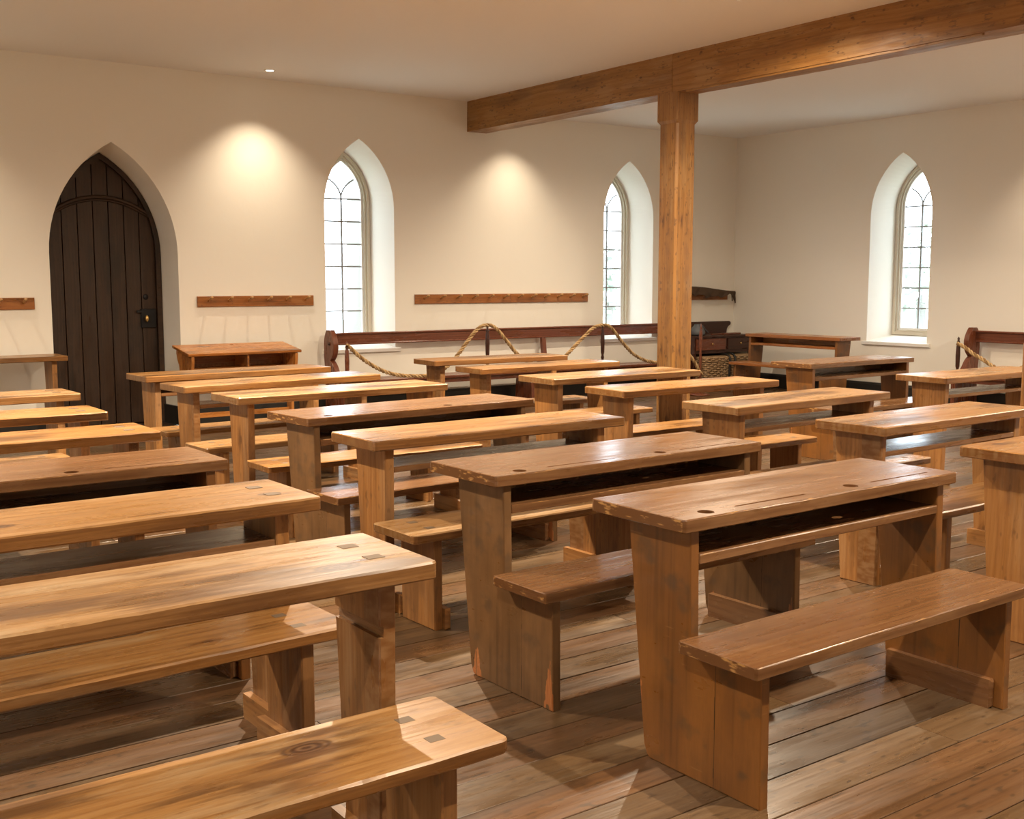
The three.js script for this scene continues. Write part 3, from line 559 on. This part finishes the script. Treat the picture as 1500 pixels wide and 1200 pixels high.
{ // brown hide rolled and draped along the corner rail
  const n = 48, m = 18, pos = [], idx = [];
  for (let i = 0; i <= n; i++) for (let j = 0; j <= m; j++) {
    const u = i / n, x = 10.5 + 1.19 * u, v = j / m, drop = 0.03 + 0.13 * fbm(x * 9, 2, 3) - 0.05 * sm(0.5, 0.9, u) + 0.10 * sm(0.955, 1, u), a = v * 2.2;
    const y = 1.31 + 0.05 * sm(1, 0.35, u) + 0.02 * Math.cos(a) - (v > 0.35 ? (v - 0.35) * drop * 1.3 : 0) - 0.02 * u, z = Z0 + 0.03 + 0.115 * Math.sin(Math.min(1, v * 2) * Math.PI / 2) + 0.018 * Math.sin(x * 26 + v * 3) * v + 0.01 * noise(x * 20, v * 6);
    pos.push(x, y, z);
  }
  for (let i = 0; i < n; i++) for (let j = 0; j < m; j++) { const a = i * (m + 1) + j, b = a + m + 1; idx.push(a, a + 1, b, b, a + 1, b + 1); }
  const back = pos.length / 3; for (let k = 0; k < back; k++) pos.push(pos[k * 3], pos[k * 3 + 1] - 0.004, pos[k * 3 + 2] - 0.008);
  const nn = idx.length; for (let k = 0; k < nn; k += 3) idx.push(back + idx[k], back + idx[k + 2], back + idx[k + 1]);
  const g = new THREE.BufferGeometry(); g.setAttribute('position', new THREE.Float32BufferAttribute(pos, 3)); g.setIndex(idx); g.computeVertexNormals();
  const t = thing('leather_hide', 'dark brown leather hide draped along the corner peg rail', 'hide'); mesh('hide_sheet', g, M.hide, t);
  for (const [x, l] of [[11.6, 0.1], [11.66, 0.13]]) mesh('thong', new THREE.TubeGeometry(new THREE.CatmullRomCurve3([[x, 1.27, Z0 + 0.15], [x + 0.005, 1.2, Z0 + 0.155], [x + 0.012, 1.27 - l, Z0 + 0.15]].map((p) => new THREE.Vector3(...p))), 8, 0.008, 6), M.hide, t);
}
// ---------------------------------------------------------------- settles
function settle(label, pos, turn, L) {   // origin on the floor, at the wall, at the middle; sits towards +z
  const t = thing('long_settle', label, 'bench', pos, turn, 'dark settles along the walls');
  mesh('top_rail', move(block(L - 0.06, 0.1, 0.026, { c: 0.004 }), 0, 0.822, 0.115), M.mahogany, t);
  mesh('top_cap', move(block(L - 0.06, 0.022, 0.048, { c: 0.006 }), 0, 0.879, 0.12), M.mahogany, t);
  mesh('lower_moulding', move(block(L - 0.06, 0.018, 0.04, { c: 0.006 }), 0, 0.768, 0.12), M.mahogany, t);
  mesh('seat', move(block(L - 0.02, 0.03, 0.36, { c: 0.006 }), 0, 0.385, 0.33), M.mahogany, t);
  mesh('seat_rail', move(block(L - 0.1, 0.05, 0.024), 0, 0.345, 0.46), M.mahogany, t);
  const n = Math.max(1, Math.round(L / 2.2)), up = [[0.13, 0.395], [0.155, 0.395], [0.13, 0.76], [0.1, 0.76]];
  for (let k = 1; k < n; k++) mesh('back_post', move(upright([[0.12, 0.4], [0.18, 0.4], [0.135, 0.76], [0.09, 0.76]], 0.06), -L / 2 + L * k / n + 0.4, 0, 0), M.mahogany, t);
  const end = new THREE.Shape(); end.moveTo(0.06, 0); end.lineTo(0.14, 0); end.lineTo(0.16, 0.1); end.lineTo(0.4, 0.1); end.lineTo(0.42, 0); end.lineTo(0.5, 0); end.lineTo(0.5, 0.37); end.quadraticCurveTo(0.36, 0.42, 0.3, 0.5); end.quadraticCurveTo(0.27, 0.56, 0.2, 0.6);
  end.quadraticCurveTo(0.29, 0.66, 0.285, 0.78); end.quadraticCurveTo(0.27, 0.86, 0.2, 0.925); end.lineTo(0.12, 0.925); end.quadraticCurveTo(0.06, 0.87, 0.055, 0.77); end.quadraticCurveTo(0.05, 0.6, 0.08, 0.4); end.lineTo(0.06, 0);
  for (const s of [-1, 1]) {
    const bv = 0.006, g = new THREE.ExtrudeGeometry(end, { depth: 0.06 - 2 * bv, bevelEnabled: true, bevelThickness: bv, bevelSize: bv, bevelOffset: -bv, bevelSegments: 2, curveSegments: 10 }); g.rotateY(-Math.PI / 2); g.translate(0.03 - bv, 0, 0);
    const e = mesh('end_piece', move(boxUV(g, 'y', 0.3, 0.2), s * (L / 2 - 0.03), 0, 0), M.mahogany, t);
    const kb = mesh('boss', new THREE.SphereGeometry(0.018, 12, 8), M.darkwood, e); kb.position.set(s * (L / 2 + 0.002), 0.78, 0.19);
  }
  for (let k = 1; k < n; k++) mesh('leg', move(upright([[0.12, 0], [0.46, 0], [0.44, 0.33], [0.14, 0.33]], 0.05), -L / 2 + L * k / n, 0, 0), M.mahogany, t);
}
settle('long dark mahogany settle under the window between the peg rails', [7.94, 0, Z0 + 0.0], 0, 5.04);
settle('dark mahogany settle against the right wall past the window', [X1, 0, -5.6], -Math.PI / 2, 3.3);
// ---------------------------------------------------------------- rope barrier
function stanchion(label, x, z, h, mat) {
  const t = thing('rope_stanchion', label, 'stanchion', [x, 0, z], 0, 'turned rope stanchions');
  mesh('base_disc', lathe([[0, 0], [0.13, 0], [0.135, 0.012], [0.1, 0.025], [0.03, 0.032], [0, 0.032]], 24), mat, t);
  mesh('turned_pole', lathe([[0.02, 0.03], [0.02, 0.2], [0.014, 0.24], [0.022, 0.27], [0.014, 0.3], [0.019, h - 0.42], [0.014, h - 0.4], [0.02, h - 0.38], [0.013, h - 0.35], [0.021, h - 0.32], [0.024, h - 0.2], [0.02, h - 0.1], [0.012, h - 0.08], [0.018, h - 0.06], [0.01, h - 0.04], [0.013, h - 0.02], [0, h]], 14), mat, t);
  return t;
}
function rope(label, pts, r = 0.0195) {
  const c = new THREE.CatmullRomCurve3(pts, false, 'centripetal'), len = c.getLength(), n = Math.min(420, Math.round(len / 0.012)), fr = c.computeFrenetFrames(n, false);
  const t = thing('barrier_rope', label, 'rope', [0, 0, 0], 0, 'twisted barrier ropes');
  for (let s = 0; s < 3; s++) {
    const q = []; for (let i = 0; i <= n; i++) { const p = c.getPointAt(i / n), a = (i / n) * len / 0.13 * 6.283 + s * 2.094; q.push(p.addScaledVector(fr.normals[i], Math.cos(a) * r * 0.66).addScaledVector(fr.binormals[i], Math.sin(a) * r * 0.66)); }
    mesh('strand', new THREE.TubeGeometry(new THREE.CatmullRomCurve3(q), n, r * 0.5, 6), s ? M.rope : M.ropeDark, t);
  }
  return t;
}
{
  const ZR = -10.1, at = (px, py, z = ZR) => hit(px, py, 'z', z);
  const p0 = at(508, 507), p1 = at(714, 478), p2 = at(883, 478), p3 = at(1027, 474);
  stanchion('turned brown stanchion at the scrolled left end of the long settle', p0.x, ZR, p0.y + 0.05, M.mahogany);
  stanchion('thin dark stanchion in front of the settle nearer the first window', p1.x, ZR, p1.y + 0.012, M.darkwood);
  stanchion('thin dark stanchion in front of the settle nearer the post', p2.x, ZR, p2.y + 0.012, M.darkwood);
  stanchion('turned brown stanchion in front of the wicker baskets', p3.x, ZR, p3.y, M.mahogany);
  const sag = (a, b, list) => [a, ...list.map(([x, y]) => at(x, y)), b];
  const up = new THREE.Vector3(0, 0.012, 0);
  rope('twisted tan rope hanging across the long settle from its scrolled end', [at(506, 506).add(new THREE.Vector3(0, 0, 0.035)), ...[[512, 509], [525, 521], [540, 532], [560, 543], [580, 549], [605, 551], [632, 549], [655, 537], [672, 518], [685, 500], [697, 485], [706, 478]].map((q) => at(...q)), p1.clone().add(up), ...[[722, 478], [732, 487], [744, 502], [757, 518], [775, 531], [800, 536], [818, 531], [832, 518], [845, 504], [858, 491], [870, 480]].map((q) => at(...q)), p2.clone().add(up), ...[[892, 478], [900, 486], [912, 502], [928, 519], [945, 528], [962, 531], [985, 528], [1008, 520], [1017, 530], [1024, 543], [1028, 548]].map((q) => at(...q))]);
  // second barrier in front of the right-hand settle
  const XR = 10.95, rt = (px, py) => hit(px, py, 'x', XR), q0 = rt(1404, 503), q1 = rt(1545, 480);
  stanchion('dark turned stanchion before the settle on the right wall', q0.x, q0.z, rt(1403, 493).y, M.darkwood);
  stanchion('dark turned stanchion further along the right settle', q1.x, q1.z, q1.y, M.darkwood);
  rope('twisted tan rope in front of the settle on the right wall', [q0.clone().add(new THREE.Vector3(-0.03, 0, 0)), ...[[1412, 508], [1425, 518], [1440, 527], [1455, 537], [1472, 543], [1492, 541], [1515, 522], [1532, 500]].map((q) => rt(...q)), q1.clone().add(up)]);
}
// ---------------------------------------------------------------- washstand corner
{
  const x0 = 10.5, x1 = 11.64, zb = -10.97, zf = -10.45, h = 0.725;
  const t = thing('dark_washstand', 'very dark wooden washstand with drawers in the room corner', 'washstand', [x0, 0, zb]), L = x1 - x0, D = zf - zb;
  mesh('table_top', move(block(L, 0.024, D, { c: 0.005 }), L / 2, h - 0.012, D / 2), M.darkwood, t);
  const bs = new THREE.Shape(); bs.moveTo(0.01, h); bs.lineTo(L - 0.02, h); bs.quadraticCurveTo(L - 0.02, h + 0.09, L + 0.05, h + 0.11); bs.quadraticCurveTo(L + 0.08, h + 0.15, L + 0.03, h + 0.165); bs.lineTo(0.01, h + 0.165);
  mesh('splash_back', boxUV(new THREE.ExtrudeGeometry(bs, { depth: 0.018, bevelEnabled: false, curveSegments: 10 }), 'x'), M.darkwood, t);
  mesh('carcass', move(block(L - 0.06, 0.21, D - 0.05), L / 2, h - 0.13, D / 2 - 0.005), M.darkwood, t);
  for (const [a, b] of [[0.05, 0.60], [0.64, 1.09]]) {
    const d = mesh('drawer', move(block(b - a, 0.15, 0.02, { c: 0.005 }), (a + b) / 2, h - 0.115, D - 0.022), a < 0.5 ? M.mahogany : M.darkwood, t);
    const k = mesh('knob', lathe([[0, 0.03], [0.014, 0.026], [0.016, 0.016], [0.008, 0.01], [0.009, 0]], 12).rotateX(Math.PI / 2), M.brass, d); k.position.set((a + b) / 2, h - 0.11, D - 0.012);
  }
  for (const x of [0.03, L - 0.03]) for (const z of [0.04, D - 0.05]) mesh('leg', move(block(0.05, h - 0.23, 0.05, { axis: 'y' }), x, (h - 0.23) / 2, z), M.darkwood, t);
  // on the washstand
  const c = thing('tin_jug', 'dull grey tin jug standing on the dark washstand', 'jug', [10.72, h, -10.62]);
  mesh('jug_body', lathe([[0, 0.004], [0.085, 0.0], [0.1, 0.02], [0.098, 0.06], [0.075, 0.11], [0.05, 0.135], [0.046, 0.15], [0.04, 0.15], [0.04, 0.13], [0, 0.02]], 20), M.tin, c);
  mesh('handle', new THREE.TubeGeometry(new THREE.CatmullRomCurve3([[0.045, 0.14, 0], [0.1, 0.12, 0], [0.15, 0.07, 0], [0.2, 0.035, 0]].map((p) => new THREE.Vector3(...p))), 12, 0.009, 6), M.tin, c);
  const r = thing('wooden_paddle', 'flat dark wooden paddle lying on the washstand beside the jug', 'paddle', [11.2, h, -10.58], 0.06);
  mesh('paddle_blade', move(block(0.34, 0.022, 0.1, { c: 0.004 }), 0.1, 0.0115, 0), M.mahogany, r); mesh('paddle_handle', move(block(0.22, 0.02, 0.03, { c: 0.006 }), -0.17, 0.0115, 0), M.mahogany, r);
}
function basket(label, x0, x1, z0, z1, h, strap) {
  const t = thing('wicker_basket', label, 'basket', [(x0 + x1) / 2, 0, (z0 + z1) / 2], 0, 'lidded wicker baskets'), w = x1 - x0, d = z1 - z0, r = 0.035;
  const ringPts = (s) => { const p = [], hw = w / 2 * s, hd = d / 2 * s; for (let k = 0; k < 4; k++) { const cx = (k === 0 || k === 3 ? 1 : -1) * (hw - r), cz = (k < 2 ? 1 : -1) * (hd - r); for (let i = 0; i <= 4; i++) { const a = (k * 90 + i * 22.5) * deg; p.push(new THREE.Vector3(cx + r * Math.cos(a), 0, cz + r * Math.sin(a))); } } return p; };
  mesh('lining', new THREE.BoxGeometry(w - 0.06, h - 0.08, d - 0.06).translate(0, (h - 0.08) / 2 + 0.01, 0), M.wicker, t);
  const weave = (y0, y1, s, name, mat) => { // horizontal rods that pass in and out of upright stakes
    const base = new THREE.CatmullRomCurve3(ringPts(s), true, 'catmullrom', 0.2), per = base.getLength(), stakes = Math.round(per / 0.06), list = [], rows = Math.round((y1 - y0) / 0.024);
    for (let q = 0; q < rows; q++) { const pts = []; const N = stakes * 2; for (let i = 0; i < N; i++) { const p = base.getPointAt(i / N), out = new THREE.Vector3(p.x, 0, p.z).normalize(); p.addScaledVector(out, (i % 2 ? 0 : ((i / 2 + q) % 2 ? 0.012 : -0.012))); p.y = y0 + (q + 0.5) * (y1 - y0) / rows; pts.push(p); } list.push(new THREE.TubeGeometry(new THREE.CatmullRomCurve3(pts, true), N * 2, 0.0105, 5, true)); }
    for (let i = 0; i < stakes; i++) { const p = base.getPointAt(i / stakes); list.push(new THREE.CylinderGeometry(0.006, 0.006, y1 - y0, 5).translate(p.x, (y0 + y1) / 2, p.z)); }
    return mesh(name, merge(list), mat, t);
  };
  weave(0.01, h - 0.075, 0.96, 'woven_body', M.wicker);
  const lid = weave(h - 0.07, h - 0.008, 1.0, 'lid', M.wicker);
  mesh('lid_top', new THREE.BoxGeometry(w - 0.02, 0.012, d - 0.02).translate(0, h - 0.006, 0), M.wicker, lid);
  if (strap) for (const sx of strap) { const m = mesh('leather_strap', new THREE.TubeGeometry(new THREE.CatmullRomCurve3([[sx, h + 0.01, -d / 4], [sx, h + 0.012, d / 2 - 0.02], [sx, h - 0.03, d / 2 + 0.02], [sx - 0.008, h * 0.62, d / 2 + 0.022], [sx - 0.012, h * 0.3, d / 2 + 0.018]].map((p) => new THREE.Vector3(...p))), 24, 0.016, 6).scale(1, 1, 1), M.leather, t); }
}
basket('wicker basket with a lid under the washstand next to the stanchion', 10.62, 11.08, -10.9, -10.36, 0.455, [0.2]);
basket('wicker basket with a black strap in the very corner under the washstand', 11.13, 11.56, -10.9, -10.36, 0.465, [-0.2]);
// slim upright at the right edge of the view
{
  const p = hit(1503, 560, 'z', -3.95), t = thing('wooden_sign_stand', 'plain brown wooden upright standing beyond the desks by the right edge', 'stand', [p.x + 0.02, 0, -3.95], -0.9);
  mesh('upright', move(block(0.07, 1.02, 0.045, { axis: 'y', c: 0.004 }), 0, 0.53, 0), M.leg, t); mesh('foot', move(block(0.08, 0.03, 0.3, { axis: 'z', c: 0.005 }), 0, 0.015, 0), M.leg, t);
}
// ---------------------------------------------------------------- outdoors
{
  const g = mesh('ground_outside', new THREE.BoxGeometry(90, 0.2, 90).translate(4, -0.55, -4), M.grass, scene); g.userData = { kind: 'structure', label: 'pale ground outside the windows', category: 'ground' };
  // only outside: the building stands on a plinth
  const pl = mesh('plinth', new THREE.BoxGeometry(X1 - X0 + 2 * WALL, 0.33, Z1 - Z0 + 2 * WALL).translate((X0 + X1) / 2, -0.295, (Z0 + Z1) / 2), M.bark, scene); pl.userData = { kind: 'structure', label: 'stone plinth below the floor', category: 'plinth' };
  const tree = (label, x, z, h, r, crown) => {
    const t = thing('garden_tree', label, 'tree', [x, -0.45, z], 0, 'trees outside');
    const tr = lathe([[r * 1.4, 0], [r * 1.05, 0.3], [r, h * 0.5], [r * 0.8, h], [0, h + 0.1]], 14); { const p = tr.attributes.position; for (let i = 0; i < p.count; i++) { const k = 1 + 0.25 * (noise(p.getY(i) * 5 + i, i * 0.7) - 0.5); p.setX(i, p.getX(i) * k); p.setZ(i, p.getZ(i) * k); } tr.computeVertexNormals(); }
    mesh('trunk', tr, M.bark, t);
    const list = []; for (let k = 0; k < 420; k++) { const a = rnd() * 6.283, b = Math.acos(2 * rnd() - 1), q = crown * Math.cbrt(rnd()), l = new THREE.PlaneGeometry(0.22, 0.14); l.rotateX(rnd() * 6); l.rotateY(rnd() * 6); l.translate(q * Math.sin(b) * Math.cos(a), h + crown * 0.5 + q * Math.cos(b) * 0.8, q * Math.sin(b) * Math.sin(a)); list.push(l); }
    const f = mesh('foliage', merge(list), M.leaf, t); f.userData.kind = 'stuff';
  };
  const a = hit(519, 430, 'z', -13.2); tree('tree trunk seen through the window between the peg rails', a.x + 0.05, -13.2, 4.6, 0.13, 1.3);
  const b = hit(893, 462, 'z', -24); tree('small tree seen through the window beside the post', b.x, -24, 1.3, 0.12, 1.2);
  const c = hit(1348, 480, 'x', 22); tree('small tree seen through the window in the right wall', 22, c.z, 1.5, 0.12, 1.3);
}
renderer.render(scene, camera);
